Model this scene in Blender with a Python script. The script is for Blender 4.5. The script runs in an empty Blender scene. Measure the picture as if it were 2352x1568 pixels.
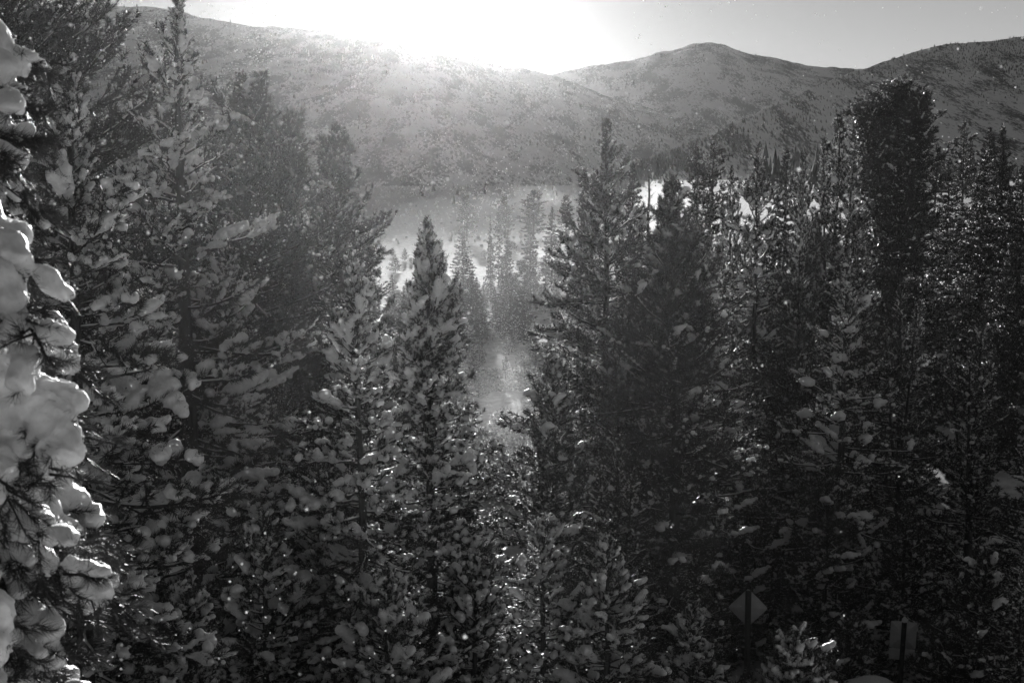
import bpy, math, random
import numpy as np
from mathutils import Matrix, Vector, Euler

sc = bpy.context.scene
COL = sc.collection
R = math.radians

# ------------------------------------------------------------------ camera, sky, sun, exposure
CAM = np.array([0.0, 0.0, 14.0])
PXW, PXH = 2352.0, 1568.0
FOC = 50.0
K = 36.0 / PXW / FOC                       # tangent per pixel of the reference picture
PITCH = math.atan((784 - 400) * K)


def ray(px, py):
    xc, yc = (px - PXW / 2) * K, -(py - PXH / 2) * K
    f = np.array([0, math.cos(PITCH), -math.sin(PITCH)])
    u = np.array([0, math.sin(PITCH), math.cos(PITCH)])
    d = f + u * yc + np.array([1.0, 0, 0]) * xc
    return d / d[1]


def at(px, py, y):
    return CAM + ray(px, py) * y


cam = bpy.data.cameras.new('camera')
camo = bpy.data.objects.new('camera', cam)
COL.objects.link(camo)
camo.location = CAM
camo.rotation_euler = (math.pi / 2 - PITCH, 0, 0)
cam.lens = FOC
cam.sensor_width = 36
cam.clip_start = 0.1
cam.clip_end = 20000
cam.dof.use_dof = True
cam.dof.focus_distance = 24
cam.dof.aperture_fstop = 5.6
sc.camera = camo

SUN_RAY = ray(950, 26)
SUN_EL = math.atan2(SUN_RAY[2], math.hypot(SUN_RAY[0], SUN_RAY[1]))
SUN_AZ = math.atan2(SUN_RAY[0], SUN_RAY[1])          # from +Y towards +X

w = bpy.data.worlds.new('World')
sc.world = w
w.use_nodes = True
nt = w.node_tree
nt.nodes.clear()
sky = nt.nodes.new('ShaderNodeTexSky')
sky.sky_type = 'NISHITA'
sky.sun_disc = False
sky.sun_elevation = SUN_EL
sky.sun_rotation = SUN_AZ
sky.altitude = 2600
sky.air_density = 1.0
sky.dust_density = 0.12
bw = nt.nodes.new('ShaderNodeRGBToBW')
bg = nt.nodes.new('ShaderNodeBackground')
bg.inputs['Strength'].default_value = 0.05
wo = nt.nodes.new('ShaderNodeOutputWorld')
nt.links.new(sky.outputs[0], bw.inputs[0])
nt.links.new(bw.outputs[0], bg.inputs['Color'])
nt.links.new(bg.outputs[0], wo.inputs['Surface'])

sl = bpy.data.lights.new('sun', 'SUN')
sl.energy = 5.0
sl.angle = R(0.5)
sl.color = (1.0, 1.0, 1.0)                 # black and white photograph
so = bpy.data.objects.new('sun', sl)
COL.objects.link(so)
so.rotation_euler = Vector(tuple(-SUN_RAY)).to_track_quat('-Z', 'Y').to_euler()
so.location = (0, 0, 60)

sc.view_settings.view_transform = 'Standard'
sc.view_settings.look = 'None'
sc.view_settings.exposure = 0.66
sc.view_settings.gamma = 1
sc.view_settings.use_curve_mapping = False
sc.render.engine = 'CYCLES'
cy = sc.cycles
cy.max_bounces = 6
cy.diffuse_bounces = 3
cy.glossy_bounces = 2
cy.transmission_bounces = 3
cy.transparent_max_bounces = 8
cy.volume_bounces = 0
cy.volume_step_rate = 2.0
cy.volume_max_steps = 64
cy.sample_clamp_indirect = 4
cy.use_adaptive_sampling = False
cy.use_denoising = True
try:
    cy.denoiser = 'OPENIMAGEDENOISE'
    cy.denoising_input_passes = 'RGB_ALBEDO_NORMAL'
except Exception:
    pass

HAZE_DENSITY = 0.0000075
HAZE_G = 0.915
DRIFT_G = 0.85

# ------------------------------------------------------------------ helpers


def mat(name, base, rough=0.7, **kw):
    m = bpy.data.materials.new(name)
    m.use_nodes = True
    n = m.node_tree
    b = n.nodes['Principled BSDF']
    b.inputs['Base Color'].default_value = (base, base, base, 1)
    b.inputs['Roughness'].default_value = rough
    b.inputs['Specular IOR Level'].default_value = kw.get('spec', 0.3)
    if kw.get('metal'):
        b.inputs['Metallic'].default_value = kw['metal']
    if kw.get('sss'):
        b.inputs['Subsurface Weight'].default_value = kw['sss']
        r = kw.get('sss_r', 0.03)
        b.inputs['Subsurface Radius'].default_value = (1, 1, 1)
        b.inputs['Subsurface Scale'].default_value = r
    if kw.get('sheen'):
        b.inputs['Sheen Weight'].default_value = kw['sheen']
        b.inputs['Sheen Roughness'].default_value = 0.35
    if 'var' in kw:                       # grain: lo, hi, scale
        lo, hi, s = kw['var']
        tc = n.nodes.new('ShaderNodeTexCoord')
        mp = n.nodes.new('ShaderNodeMapping')
        mp.inputs['Scale'].default_value = kw.get('stretch', (1, 1, 1))
        t = n.nodes.new('ShaderNodeTexNoise')
        t.inputs['Scale'].default_value = s
        t.inputs['Detail'].default_value = 6
        t.inputs['Roughness'].default_value = 0.65
        mr = n.nodes.new('ShaderNodeMapRange')
        mr.inputs['From Min'].default_value = 0.35
        mr.inputs['From Max'].default_value = 0.65
        mr.inputs['To Min'].default_value = lo
        mr.inputs['To Max'].default_value = hi
        n.links.new(tc.outputs['Object'], mp.inputs[0])
        n.links.new(mp.outputs[0], t.inputs['Vector'])
        n.links.new(t.outputs['Fac'], mr.inputs[0])
        n.links.new(mr.outputs[0], b.inputs['Base Color'])
        if kw.get('bump'):
            bp = n.nodes.new('ShaderNodeBump')
            bp.inputs['Strength'].default_value = kw['bump']
            bp.inputs['Distance'].default_value = kw.get('bdist', 0.02)
            n.links.new(t.outputs['Fac'], bp.inputs['Height'])
            n.links.new(bp.outputs[0], b.inputs['Normal'])
    if kw.get('translucent'):
        tr = n.nodes.new('ShaderNodeBsdfTranslucent')
        v = kw.get('tcol', base)
        tr.inputs['Color'].default_value = (v, v, v, 1)
        mx = n.nodes.new('ShaderNodeMixShader')
        mx.inputs[0].default_value = kw['translucent']
        out = n.nodes['Material Output']
        n.links.new(b.outputs[0], mx.inputs[1])
        n.links.new(tr.outputs[0], mx.inputs[2])
        n.links.new(mx.outputs[0], out.inputs['Surface'])
    return m


M_NEEDLE = mat('needles', 0.025, 0.42, spec=0.4, var=(0.014, 0.04, 9.0), translucent=0.10, tcol=0.08)
M_BARK = mat('bark', 0.07, 0.85, spec=0.2, var=(0.02, 0.09, 14.0), stretch=(1, 1, 0.18), bump=0.9, bdist=0.03)
M_SNOW = mat('packed_snow', 0.84, 0.42, spec=0.5, sheen=0.8, sss=0.8, sss_r=0.035, var=(0.70, 0.88, 22.0), bump=0.6, bdist=0.012)
M_SNOWM = mat('light_snow', 0.86, 0.42, spec=0.5, sheen=0.8)
M_FROST = mat('frost', 0.85, 0.35, spec=0.5, translucent=0.55, tcol=0.85)
M_FLAKE = mat('snowflake', 0.9, 0.3, spec=0.5, translucent=0.85, tcol=0.95)


def mesh_np(name, V, F, mats, mi=None, smooth=False):
    me = bpy.data.meshes.new(name)
    V = np.ascontiguousarray(V, dtype=np.float32)
    F = np.ascontiguousarray(F, dtype=np.int32)
    k = F.shape[1]
    me.vertices.add(len(V))
    me.vertices.foreach_set('co', V.ravel())
    me.loops.add(len(F) * k)
    me.loops.foreach_set('vertex_index', F.ravel())
    me.polygons.add(len(F))
    me.polygons.foreach_set('loop_start', np.arange(0, len(F) * k, k, dtype=np.int32))
    for m in mats:
        me.materials.append(m)
    if mi is not None:
        me.polygons.foreach_set('material_index', np.ascontiguousarray(mi, dtype=np.int32))
    if smooth is True:
        me.polygons.foreach_set('use_smooth', np.ones(len(F), dtype=bool))
    elif smooth is not False:
        me.polygons.foreach_set('use_smooth', np.ascontiguousarray(smooth, dtype=bool))
    me.update(calc_edges=True)
    return me


class Soup:
    """triangles with a material number and a smooth flag"""

    def __init__(self):
        self.V, self.F, self.M, self.S, self.n = [], [], [], [], 0

    def add(self, V, F, m=0, s=False):
        if len(V) == 0:
            return
        self.V.append(np.asarray(V, dtype=np.float64))
        self.F.append(np.asarray(F, dtype=np.int64) + self.n)
        self.M.append(np.full(len(F), m))
        self.S.append(np.full(len(F), s))
        self.n += len(V)

    def arrays(self):
        if not self.V:
            return np.zeros((0, 3)), np.zeros((0, 3), int), np.zeros(0, int), np.zeros(0, bool)
        return np.concatenate(self.V), np.concatenate(self.F), np.concatenate(self.M), np.concatenate(self.S)

    def mesh(self, name, mats):
        V, F, M, S = self.arrays()
        return mesh_np(name, V, F, mats, M, S)


def obj(name, me, parent=None, matrix=None, **props):
    o = bpy.data.objects.new(name, me)
    COL.objects.link(o)
    if parent is not None:
        o.parent = parent
    if matrix is not None:
        o.matrix_basis = matrix
    for k_, v_ in props.items():
        o[k_] = v_
    return o


def tag(o, label=None, cat=None, group=None, kind=None):
    if label:
        o['label'] = label
    if cat:
        o['category'] = cat
    if group:
        o['group'] = group
    if kind:
        o['kind'] = kind
    return o


def norm(v):
    return v / np.maximum(np.linalg.norm(v, axis=-1, keepdims=True), 1e-9)


def ico(sub):
    import bmesh
    bm = bmesh.new()
    bmesh.ops.create_icosphere(bm, subdivisions=sub, radius=1)
    V = np.array([v.co[:] for v in bm.verts])
    F = np.array([[v.index for v in f.verts] for f in bm.faces])
    bm.free()
    return V, F


ICO0, ICO1, ICO2 = ico(1), ico(2), ico(3)       # 20, 80, 320 triangles


def tube(P, rad, k=5):
    P = np.asarray(P, float)
    n = len(P)
    T = norm(np.gradient(P, axis=0))
    ref = np.array([0, 0, 1.0]) if abs(T[0][2]) < 0.8 else np.array([1.0, 0, 0])
    A = norm(np.cross(T, ref))
    B = np.cross(T, A)
    a = np.linspace(0, 2 * math.pi, k, endpoint=False)
    V = P[:, None, :] + np.asarray(rad)[:, None, None] * (A[:, None, :] * np.cos(a)[None, :, None] + B[:, None, :] * np.sin(a)[None, :, None])
    V = V.reshape(-1, 3)
    F = []
    for i in range(n - 1):
        for j in range(k):
            a0, a1 = i * k + j, i * k + (j + 1) % k
            F.append((a0, a1, a1 + k))
            F.append((a0, a1 + k, a0 + k))
    V = np.vstack([V, P[-1:], P[:1]])
    for j in range(k):
        F.append(((n - 1) * k + j, (n - 1) * k + (j + 1) % k, n * k))
        F.append((j, n * k + 1, (j + 1) % k))
    return V, np.array(F)


def spheres(C, Rr, tmpl, rng, squash=0.8, rough=0.12):
    TV, TF = tmpl
    C = np.asarray(C)
    n = len(C)
    if n == 0:
        return np.zeros((0, 3)), np.zeros((0, 3), int)
    Rr = np.asarray(Rr).reshape(n, 1, -1)
    q = TV[None] * (1 + rng.normal(0, rough, (n, len(TV), 1)))
    V = q * Rr * np.array([1, 1, squash]) + C[:, None, :]
    F = TF[None] + (np.arange(n) * len(TV))[:, None, None]
    return V.reshape(-1, 3), F.reshape(-1, 3)


def wobble(V, amp, sc_, seed):
    r = np.random.default_rng(seed)
    out = V.copy()
    for o_ in range(3):
        f = sc_ * (1.9 ** o_)
        kx = r.normal(0, f, (3, 3))
        ph = r.uniform(0, 6.28, 3)
        out += amp / (1.6 ** o_) * np.sin(V @ kx + ph)
    return out


def remesh(V, F, voxel, seed, amp):
    me = mesh_np('tmp', V, F, [])
    o = bpy.data.objects.new('tmp', me)
    COL.objects.link(o)
    m = o.modifiers.new('r', 'REMESH')
    m.mode = 'VOXEL'
    m.voxel_size = voxel
    s = o.modifiers.new('s', 'SMOOTH')
    s.factor = 0.5
    s.iterations = 3
    t = o.modifiers.new('t', 'TRIANGULATE')
    dg = bpy.context.evaluated_depsgraph_get()
    ev = o.evaluated_get(dg)
    m2 = ev.to_mesh()
    nv, nf = len(m2.vertices), len(m2.polygons)
    V2 = np.empty(nv * 3, np.float32)
    m2.vertices.foreach_get('co', V2)
    F2 = np.empty(nf * 3, np.int32)
    m2.loops.foreach_get('vertex_index', F2)
    ev.to_mesh_clear()
    bpy.data.objects.remove(o)
    bpy.data.meshes.remove(me)
    V2 = V2.reshape(-1, 3).astype(float)
    return wobble(wobble(V2, amp, 9.0, seed), amp * 0.8, 28.0, seed + 1), F2.reshape(-1, 3)


def needle_tris(rng, P, D, per, tl, nl, wd, spread=(25, 62)):
    """a tuft of needles along each short shoot"""
    N = len(P)
    if N == 0:
        return np.zeros((0, 3)), np.zeros((0, 3), int)
    t = rng.random((N, per, 1))
    tl = np.broadcast_to(np.asarray(tl, float).reshape(-1, 1, 1), (N, 1, 1))
    o = P[:, None] + D[:, None] * tl * t
    rnd = rng.normal(0, 1, (N, per, 3))
    rad = norm(rnd - D[:, None] * (rnd * D[:, None]).sum(-1, keepdims=True))
    a = np.radians(rng.uniform(spread[0], spread[1], (N, per, 1)))
    nd = norm(D[:, None] * np.cos(a) + rad * np.sin(a) + np.array([0, 0, 0.10]))
    sd = norm(np.cross(nd, rng.normal(0, 1, (N, per, 3))))
    L = nl * rng.uniform(0.7, 1.15, (N, per, 1))
    V = np.stack([o - sd * wd / 2, o + sd * wd / 2, o + nd * L], axis=2).reshape(-1, 3)
    F = np.arange(N * per * 3).reshape(-1, 3)
    return V, F


def frost_tris(rng, P, n, spread, size):
    if len(P) == 0 or n == 0:
        return np.zeros((0, 3)), np.zeros((0, 3), int)
    i = rng.integers(0, len(P), n)
    c = P[i] + rng.normal(0, spread, (n, 3)) + np.array([0, 0, spread * 0.6])
    V = (c[:, None] + rng.normal(0, 1, (n, 3, 3)) * size * rng.uniform(0.4, 1.0, (n, 1, 1))).reshape(-1, 3)
    return V, np.arange(n * 3).reshape(-1, 3)


# ------------------------------------------------------------------ boughs
def bough(rng, L, slope=0.1, up=0.25, ntwig=11, per=22, tl=0.12, nl=0.065, wd=0.006, load=0.7, lump=0.07,
          frost=120, fs=0.010, voxel=None, fine=True, droop_tip=0.0, density=1.0, seed=0, ridge=True, squash=0.8, u0=0.12, chain=0.3, rim=0):
    """one branch along +x: wood, needles and frost in one soup, the snow lying on it in another"""
    wood, snow = Soup(), Soup()
    n = 9
    s = np.linspace(0, 1, n)
    wy = np.cumsum(rng.normal(0, 0.035, n)) * L
    wy -= wy[0]
    ax = np.stack([L * s * (1 - 0.06 * s), wy, L * (slope * s + up * s ** 2 - droop_tip * s ** 4)], 1)
    r0 = 0.008 + 0.011 * L
    wood.add(*tube(ax, r0 * (1 - 0.82 * s), 5), m=0, s=True)
    TP, TD, TL = [], [], []
    SC, SR = [], []

    def cap(P0, P1, r, k):
        q = np.linspace(0, 1, k)[:, None]
        c = P0 + (P1 - P0) * q
        rr = r * (0.65 + 0.5 * np.sin(np.pi * (0.15 + 0.75 * q[:, 0]))) * rng.uniform(0.75, 1.2, k)
        c = c + np.array([0, 0, 1.0]) * (rr[:, None] * 0.55) + rng.normal(0, r * 0.14, c.shape)
        SC.extend(c)
        SR.extend(rr)

    def axis_at(u):
        i = min(int(u * (n - 1)), n - 2)
        f = u * (n - 1) - i
        return ax[i] * (1 - f) + ax[i + 1] * f, norm(ax[i + 1] - ax[i])

    us = np.sort(u0 + (0.97 - u0) * rng.random(ntwig) ** 0.85)
    side = 1
    for u in us:
        p, d = axis_at(u)
        side = -side if rng.random() < 0.85 else side
        ang = R(rng.uniform(32, 66)) * side
        c_, s_ = math.cos(ang), math.sin(ang)
        td = np.array([d[0] * c_ - d[1] * s_, d[0] * s_ + d[1] * c_, d[2] * 0.5 + rng.uniform(-0.05, 0.38)])
        td = norm(td)
        tlen = L * rng.uniform(0.20, 0.40) * (1.15 - 0.75 * u) + 0.05
        m = 4
        q = np.linspace(0, 1, m)[:, None]
        tp = p + td * tlen * q + np.array([0, 0, 1.0]) * tlen * 0.22 * q ** 2
        wood.add(*tube(tp, np.linspace(r0 * 0.42, 0.004, m), 3), m=0, s=True)
        nsh = max(1, int(round(tlen / 0.10 * density)))
        for j in range(nsh):
            v = 0.25 + 0.75 * (j + rng.random() * 0.7) / nsh
            v = min(v, 1.0)
            pp = p + td * tlen * v + np.array([0, 0, 1.0]) * tlen * 0.22 * v * v
            dd = norm(td + rng.normal(0, 0.42, 3) + np.array([0.15, 0, 0.25]))
            if v > 0.93:
                dd = norm(td + np.array([0, 0, 0.3]))
            TP.append(pp)
            TD.append(dd)
            TL.append(tl * rng.uniform(0.7, 1.2))
        if voxel and rng.random() < load * 0.9:
            kk = int(tlen / (lump * 0.45)) + 2
            q2 = np.linspace(0.15, 1.0, kk)[:, None]
            rr2 = lump * rng.uniform(0.28, 0.5) * rng.uniform(0.7, 1.3, kk)
            SC.extend(p + td * tlen * q2 + np.array([0, 0, 1.0]) * (tlen * 0.22 * q2 ** 2 + rr2[:, None] * 0.5))
            SR.extend(rr2)
        if rng.random() < load * chain:
            a0 = rng.uniform(0.1, 0.5)
            rr = lump * rng.lognormal(0.15, 0.35)
            P0 = p + td * tlen * a0
            P1 = tp[-1] + td * tl * 0.6 + np.array([0, 0, -0.25 * rr])
            kk = max(2, int(np.linalg.norm(P1 - P0) / (rr * 0.55)))
            cap(P0, P1, rr, min(kk, 9))
    for j in range(max(3, int(4 * density * L))):
        p, d = axis_at(min(0.99, 1 - 0.35 * rng.random() ** 1.5))
        TP.append(p)
        TD.append(norm(d + rng.normal(0, 0.4, 3) + np.array([0, 0, 0.25])))
        TL.append(tl * rng.uniform(0.7, 1.2))
    if rng.random() < load:
        p0, _ = axis_at(0.72)
        cap(p0, ax[-1] + np.array([tl * 0.5, 0, 0]), lump * rng.uniform(0.7, 1.3), 5)
    TP, TD, TL = np.array(TP), np.array(TD), np.array(TL)
    if nl > 0:
        wood.add(*needle_tris(rng, TP + TD * 0.0, TD, per, TL, nl, wd), m=1)
        wood.add(*frost_tris(rng, TP + TD * 0.06, frost, nl * 0.7, fs), m=2)
    # snow: a pad on some of the tufts, now and then a heap
    for q_ in range(len(TP)):
        if rng.random() < load * 0.55:
            rr = lump * min(3.0, rng.lognormal(-0.42, 0.68))
            c = TP[q_] + TD[q_] * rng.uniform(0.0, 0.07) + np.array([0, 0, rr * 0.4])
            for e_ in range(1 + rng.integers(0, 3)):
                SC.append(c + rng.normal(0, 0.55 * rr, 3) * np.array([1, 1, 0.35]))
                SR.append(rr * rng.uniform(0.55, 1.0))
    SC, SR = np.array(SC).reshape(-1, 3), np.array(SR)
    if rim and len(SC):                    # loose crystals added on the snow pads to give them bright backlit rims
        i_ = rng.integers(0, len(SC), len(SC) * rim)
        dv = norm(rng.normal(0, 1, (len(i_), 3)) + np.array([0, 0, 0.35]))
        c = SC[i_] + dv * SR[i_][:, None] * rng.uniform(0.95, 1.15, (len(i_), 1)) * np.array([1, 1, squash])
        Vr = (c[:, None] + rng.normal(0, 1, (len(i_), 3, 3)) * (SR[i_] * 0.16)[:, None, None]).reshape(-1, 3)
        wood.add(Vr, np.arange(len(i_) * 3).reshape(-1, 3), m=2)
    if ridge:
        i0 = rng.integers(0, 3)
        q = ax[i0:] + np.array([0, 0, 1.0]) * (r0 * 0.9)
        if len(q) > 2 and load > 0.12:
            rr = (0.008 + 0.16 * lump * rng.uniform(0.3, 1.6, len(q)))
            rr[0] *= 0.4
            rr[-1] *= 0.5
            rr *= (0.7 + 0.3 * load)
            sm = Soup()
            snow.add(*tube(q, rr, 5), m=0, s=True)
    if len(SC):
        if voxel:
            V, F = spheres(SC, SR, ICO1, rng, squash, 0.03)
            V, F = remesh(V, F, voxel, seed, lump * 0.16)
            snow.add(V, F, 0, True)
        else:
            V, F = spheres(SC, SR, ICO1 if fine else ICO0, rng, squash, 0.10)
            snow.add(V, F, 0, True)
    return wood, snow


def leader(rng, L=0.7, per=26, tl=0.14, nl=0.07, wd=0.006, load=0.5, lump=0.06, density=1.0, frost=60, fs=0.01, voxel=None, fine=True, seed=0):
    """upright top shoot of a tree, along +z"""
    wood, snow = Soup(), Soup()
    P = np.stack([rng.normal(0, 0.01, 6).cumsum(), rng.normal(0, 0.01, 6).cumsum(), np.linspace(0, L, 6)], 1)
    wood.add(*tube(P, np.linspace(0.02, 0.006, 6), 4), 0, True)
    TP, TD = [], []
    for k_ in range(int(16 * density * L / 0.7)):
        u = rng.random()
        p = np.array([0, 0, L * u])
        a = rng.uniform(0, 6.28)
        d = norm(np.array([math.cos(a), math.sin(a), rng.uniform(0.8, 2.2)]))
        p = p + d * rng.uniform(0, 0.10) * (1.3 - u)
        TP.append(p)
        TD.append(d)
    TP.append(np.array([0, 0, L]))
    TD.append(np.array([0, 0, 1.0]))
    TP, TD = np.array(TP), np.array(TD)
    wood.add(*needle_tris(rng, TP, TD, per, tl, nl, wd), m=1)
    wood.add(*frost_tris(rng, TP, frost, nl * 0.7, fs), m=2)
    sel = rng.random(len(TP)) < load * 0.4
    if sel.any():
        C = TP[sel] + TD[sel] * 0.06
        snow.add(*spheres(C, lump * rng.uniform(0.5, 1.1, len(C)), ICO1 if fine else ICO0, rng, 0.9, 0.1), m=0, s=True)
    return wood, snow


WM = [M_BARK, M_NEEDLE, M_FROST]


class Kit:
    def __init__(self, name, seed, classes, nvar, snowmat=M_SNOW, **kw):
        self.name = name
        self.soups, self.L = [], []
        rng = np.random.default_rng(seed)
        lkw = {k: kw[k] for k in ('per', 'tl', 'nl', 'wd', 'load', 'lump', 'fs', 'fine') if k in kw}
        for ci, (L, nt_) in enumerate(classes):
            for v in range(nvar):
                q = dict(kw)
                q['slope'] = rng.uniform(-0.08, 0.12) + kw.get('slope', 0)
                q['up'] = rng.uniform(0.05, 0.35) + kw.get('up', 0)
                q['load'] = min(1.0, kw['load'] * rng.uniform(0.7, 1.25))
                q['frost'] = int(kw.get('frost', 100) * L)
                wd_, sn_ = bough(rng, L, ntwig=nt_, seed=seed * 100 + ci * 10 + v, **q)
                self.soups.append((wd_, sn_))
                self.L.append(L)
        self.lead = leader(rng, **lkw)
        self.snowmat = snowmat
        self._m = {}

    def pick(self, rng, L):
        d = np.abs(np.log(np.array(self.L) / L))
        best = np.where(d < d.min() + 0.05)[0]
        return int(rng.choice(best))

    def meshes(self, i):
        if i not in self._m:
            wd_, sn_ = self.soups[i] if i >= 0 else self.lead
            self._m[i] = (wd_.mesh('branch', WM), sn_.mesh('snow', [self.snowmat]) if sn_.V else None)
        return self._m[i]


HEAVY = Kit('heavy', 11, [(0.55, 8), (1.0, 13), (1.6, 18), (2.3, 23)], 4, load=0.58, lump=0.040, voxel=0.018, per=38, nl=0.085,
            wd=0.0085, frost=160, fs=0.008, u0=0.16, chain=0.38, density=1.25, squash=0.9, rim=6)
SOME = Kit('some', 12, [(0.6, 8), (1.1, 13), (1.8, 18), (2.6, 23)], 4, load=0.26, lump=0.034, voxel=0.018, per=28, nl=0.095, wd=0.012,
           frost=220, fs=0.010, density=1.2, u0=0.16, chain=0.3, rim=6)
MIDK = Kit('mid', 13, [(0.7, 6), (1.3, 10), (2.2, 14)], 3, snowmat=M_SNOWM, load=0.34, lump=0.050, per=14, nl=0.12, wd=0.022,
           frost=110, fs=0.018, density=0.9, fine=False, ridge=True, u0=0.12, chain=0.3, rim=2)
MIDL = Kit('midlight', 14, [(0.7, 6), (1.3, 10), (2.2, 14)], 3, snowmat=M_SNOWM, load=0.20, lump=0.042, per=15, nl=0.13, wd=0.025,
           frost=110, fs=0.018, density=0.9, fine=False, ridge=True, u0=0.12, chain=0.2, rim=2)
CROWNK = Kit('crown', 17, [(0.6, 7), (1.1, 9), (2.0, 12)], 3, snowmat=M_SNOWM, load=0.12, lump=0.034, per=14, nl=0.13, wd=0.028,
             frost=80, fs=0.018, density=1.0, fine=False, ridge=False, u0=0.12, chain=0.1, rim=2)
FARK = Kit('far', 15, [(0.8, 6), (1.5, 9), (2.4, 12)], 3, snowmat=M_SNOWM, load=0.14, lump=0.055, per=10, nl=0.16, wd=0.05,
           frost=25, fs=0.03, density=0.9, fine=False, ridge=False, slope=-0.05, u0=0.08, chain=0.1)


# ------------------------------------------------------------------ trees
def rotm(az, tilt, roll, s, loc):
    return (Matrix.Translation(Vector(loc)) @ Matrix.Rotation(az, 4, 'Z') @ Matrix.Rotation(-tilt, 4, 'Y') @
            Matrix.Rotation(roll, 4, 'X') @ Matrix.Scale(s, 4))


def layout(rng, kit, H, rad, base=0.15, step=0.22, perw=4.5, top_tilt=55, low_tilt=-12, lean=0.0, leaders=0, lead_from=0.5,
           lead_r=0.5, sparse=0.0, trunk_r=0.012, scale_b=1.0, topdense=1.0, lean_az=0.0, lead_rad=9.0, dome=0.0):
    """trunk lines and branch placements of one tree; rad(h) = crown radius h metres below the top"""
    n = 12
    z = np.linspace(0, 1, n)
    bend = np.cumsum(rng.normal(0, 0.0022, (n, 2)), axis=0) * H
    P = np.zeros((n, 3))
    P[:, :2] = bend
    P[:, 2] = z * H
    P[:, 0] += math.cos(lean_az) * lean * H * z ** 1.3
    P[:, 1] += math.sin(lean_az) * lean * H * z ** 1.3
    stems = [(P, 0.022 + trunk_r * H * (1 - z))]
    for k_ in range(leaders):
        a = k_ * 6.28 / leaders + rng.uniform(-0.5, 0.5)
        z0 = lead_from * rng.uniform(0.8, 1.15)
        z1 = rng.uniform(0.86, 0.98)
        q = np.linspace(0, 1, 7)
        rr = lead_r * rng.uniform(0.35, 1.15)
        if dome:
            z1 = 1 - dome * (rr / lead_r) ** 2 * rng.uniform(0.6, 1.2)
        i0 = int(z0 * (n - 1))
        b0 = P[i0].copy()
        L = H * z1 - b0[2]
        Q = np.stack([b0[0] + math.cos(a) * rr * (q ** 0.6), b0[1] + math.sin(a) * rr * (q ** 0.6), b0[2] + L * q], 1)
        stems.append((Q, 0.018 + trunk_r * 0.55 * L * (1 - q)))
    out = []
    for si, (S, rr) in enumerate(stems):
        top = S[-1][2]
        z0 = H * base if si == 0 else S[0][2] + 0.5
        h = 0.10
        while top - h > z0:
            zz = top - h
            c = np.array([np.interp(zz, S[:, 2], S[:, 0]), np.interp(zz, S[:, 2], S[:, 1]), zz])
            r = rad(h if si == 0 else h * 0.9)
            if si:
                r = min(r, rad(H - zz) * 0.55, lead_rad)
            k_ = perw * (1 - sparse) * (topdense if h < 1.5 else 1.0)
            k_ = int(k_) + (rng.random() < k_ % 1)
            a0 = rng.uniform(0, 6.28)
            for j in range(k_):
                az = a0 + j * 6.28 / max(k_, 1) + rng.uniform(-0.5, 0.5)
                Lb = max(0.22, r * (rng.uniform(0.50, 1.2) if rng.random() > 0.12 else rng.uniform(0.3, 0.5)))
                f = min(1.0, h / max(2.5, 0.55 * H))
                tl_ = R(top_tilt * (1 - f) ** 1.6 + low_tilt * f + rng.normal(0, 7))
                i = kit.pick(rng, Lb)
                sc_ = Lb / kit.L[i]
                out.append((i, rotm(az, tl_, rng.normal(0, 0.22), sc_, c + np.array([0, 0, rng.uniform(-0.5, 0.5) * step]))))
            h += step * rng.uniform(0.75, 1.25) * (0.6 + 0.4 * min(1, h / 2.0))
        out.append((-1, Matrix.Translation(Vector(S[-1] - np.array([0, 0, 0.62])))))
    return stems, out


def trunk_soup(stems, rng, snow=0.0):
    s, sn = Soup(), Soup()
    for P, rr in stems:
        s.add(*tube(P, np.maximum(rr, 0.012), 10 if rr[0] > 0.05 else 6), 0, True)
    return s


def tree_objects(name, loc, kit, rng, label, cat='tree', group=None, mirror=False, rot=0.0, **kw):
    """a near tree: trunk and every branch a part, the snow on a branch a sub-part"""
    e = bpy.data.objects.new(name, None)
    COL.objects.link(e)
    e.location = loc
    e.rotation_euler = (0, 0, rot)
    tag(e, label, cat, group)
    stems, out = layout(rng, kit, **kw)
    ts = trunk_soup(stems, rng)
    obj('trunk', ts.mesh('trunk', [M_BARK]), e)
    for i, mtx in out:
        a, b = kit.meshes(i)
        br = obj('branch' if i >= 0 else 'treetop', a, e, mtx)
        if b is not None:
            obj('snow', b, br)
    return e


def tree_proto(kit, seed, **kw):
    """meshes of a farther tree: trunk, crown and the snow on it"""
    rng = np.random.default_rng(seed)
    stems, out = layout(rng, kit, **kw)
    ts = trunk_soup(stems, rng)
    crown, snow = Soup(), Soup()
    for i, mtx in out:
        A = np.array(mtx)
        for src, dst in zip(kit.soups[i] if i >= 0 else kit.lead, (crown, snow)):
            V, F, Mi, S = src.arrays()
            if len(V) == 0:
                continue
            V2 = V @ A[:3, :3].T + A[:3, 3]
            dst.V.append(V2)
            dst.F.append(F + dst.n)
            dst.M.append(Mi)
            dst.S.append(S)
            dst.n += len(V2)
    H = kw['H']
    return dict(H=H, trunk=ts.mesh('trunk', [M_BARK]), crown=crown.mesh('crown', WM),
                snow=snow.mesh('snow', [kit.snowmat]) if snow.V else None)


def tree_copy(proto, name, loc, H, rot, label, cat='tree', group=None, wide=1.0):
    e = bpy.data.objects.new(name, None)
    COL.objects.link(e)
    s = H / proto['H']
    e.location = loc
    e.rotation_euler = (0, 0, rot)
    e.scale = (s * wide, s * wide, s)
    tag(e, label, cat, group)
    obj('trunk', proto['trunk'], e)
    c = obj('crown', proto['crown'], e)
    if proto['snow'] is not None:
        obj('snow', proto['snow'], c)
    return e


# ------------------------------------------------------------------ ground
def sm(t):
    t = np.clip(t, 0, 1)
    return t * t * (3 - 2 * t)


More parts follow.
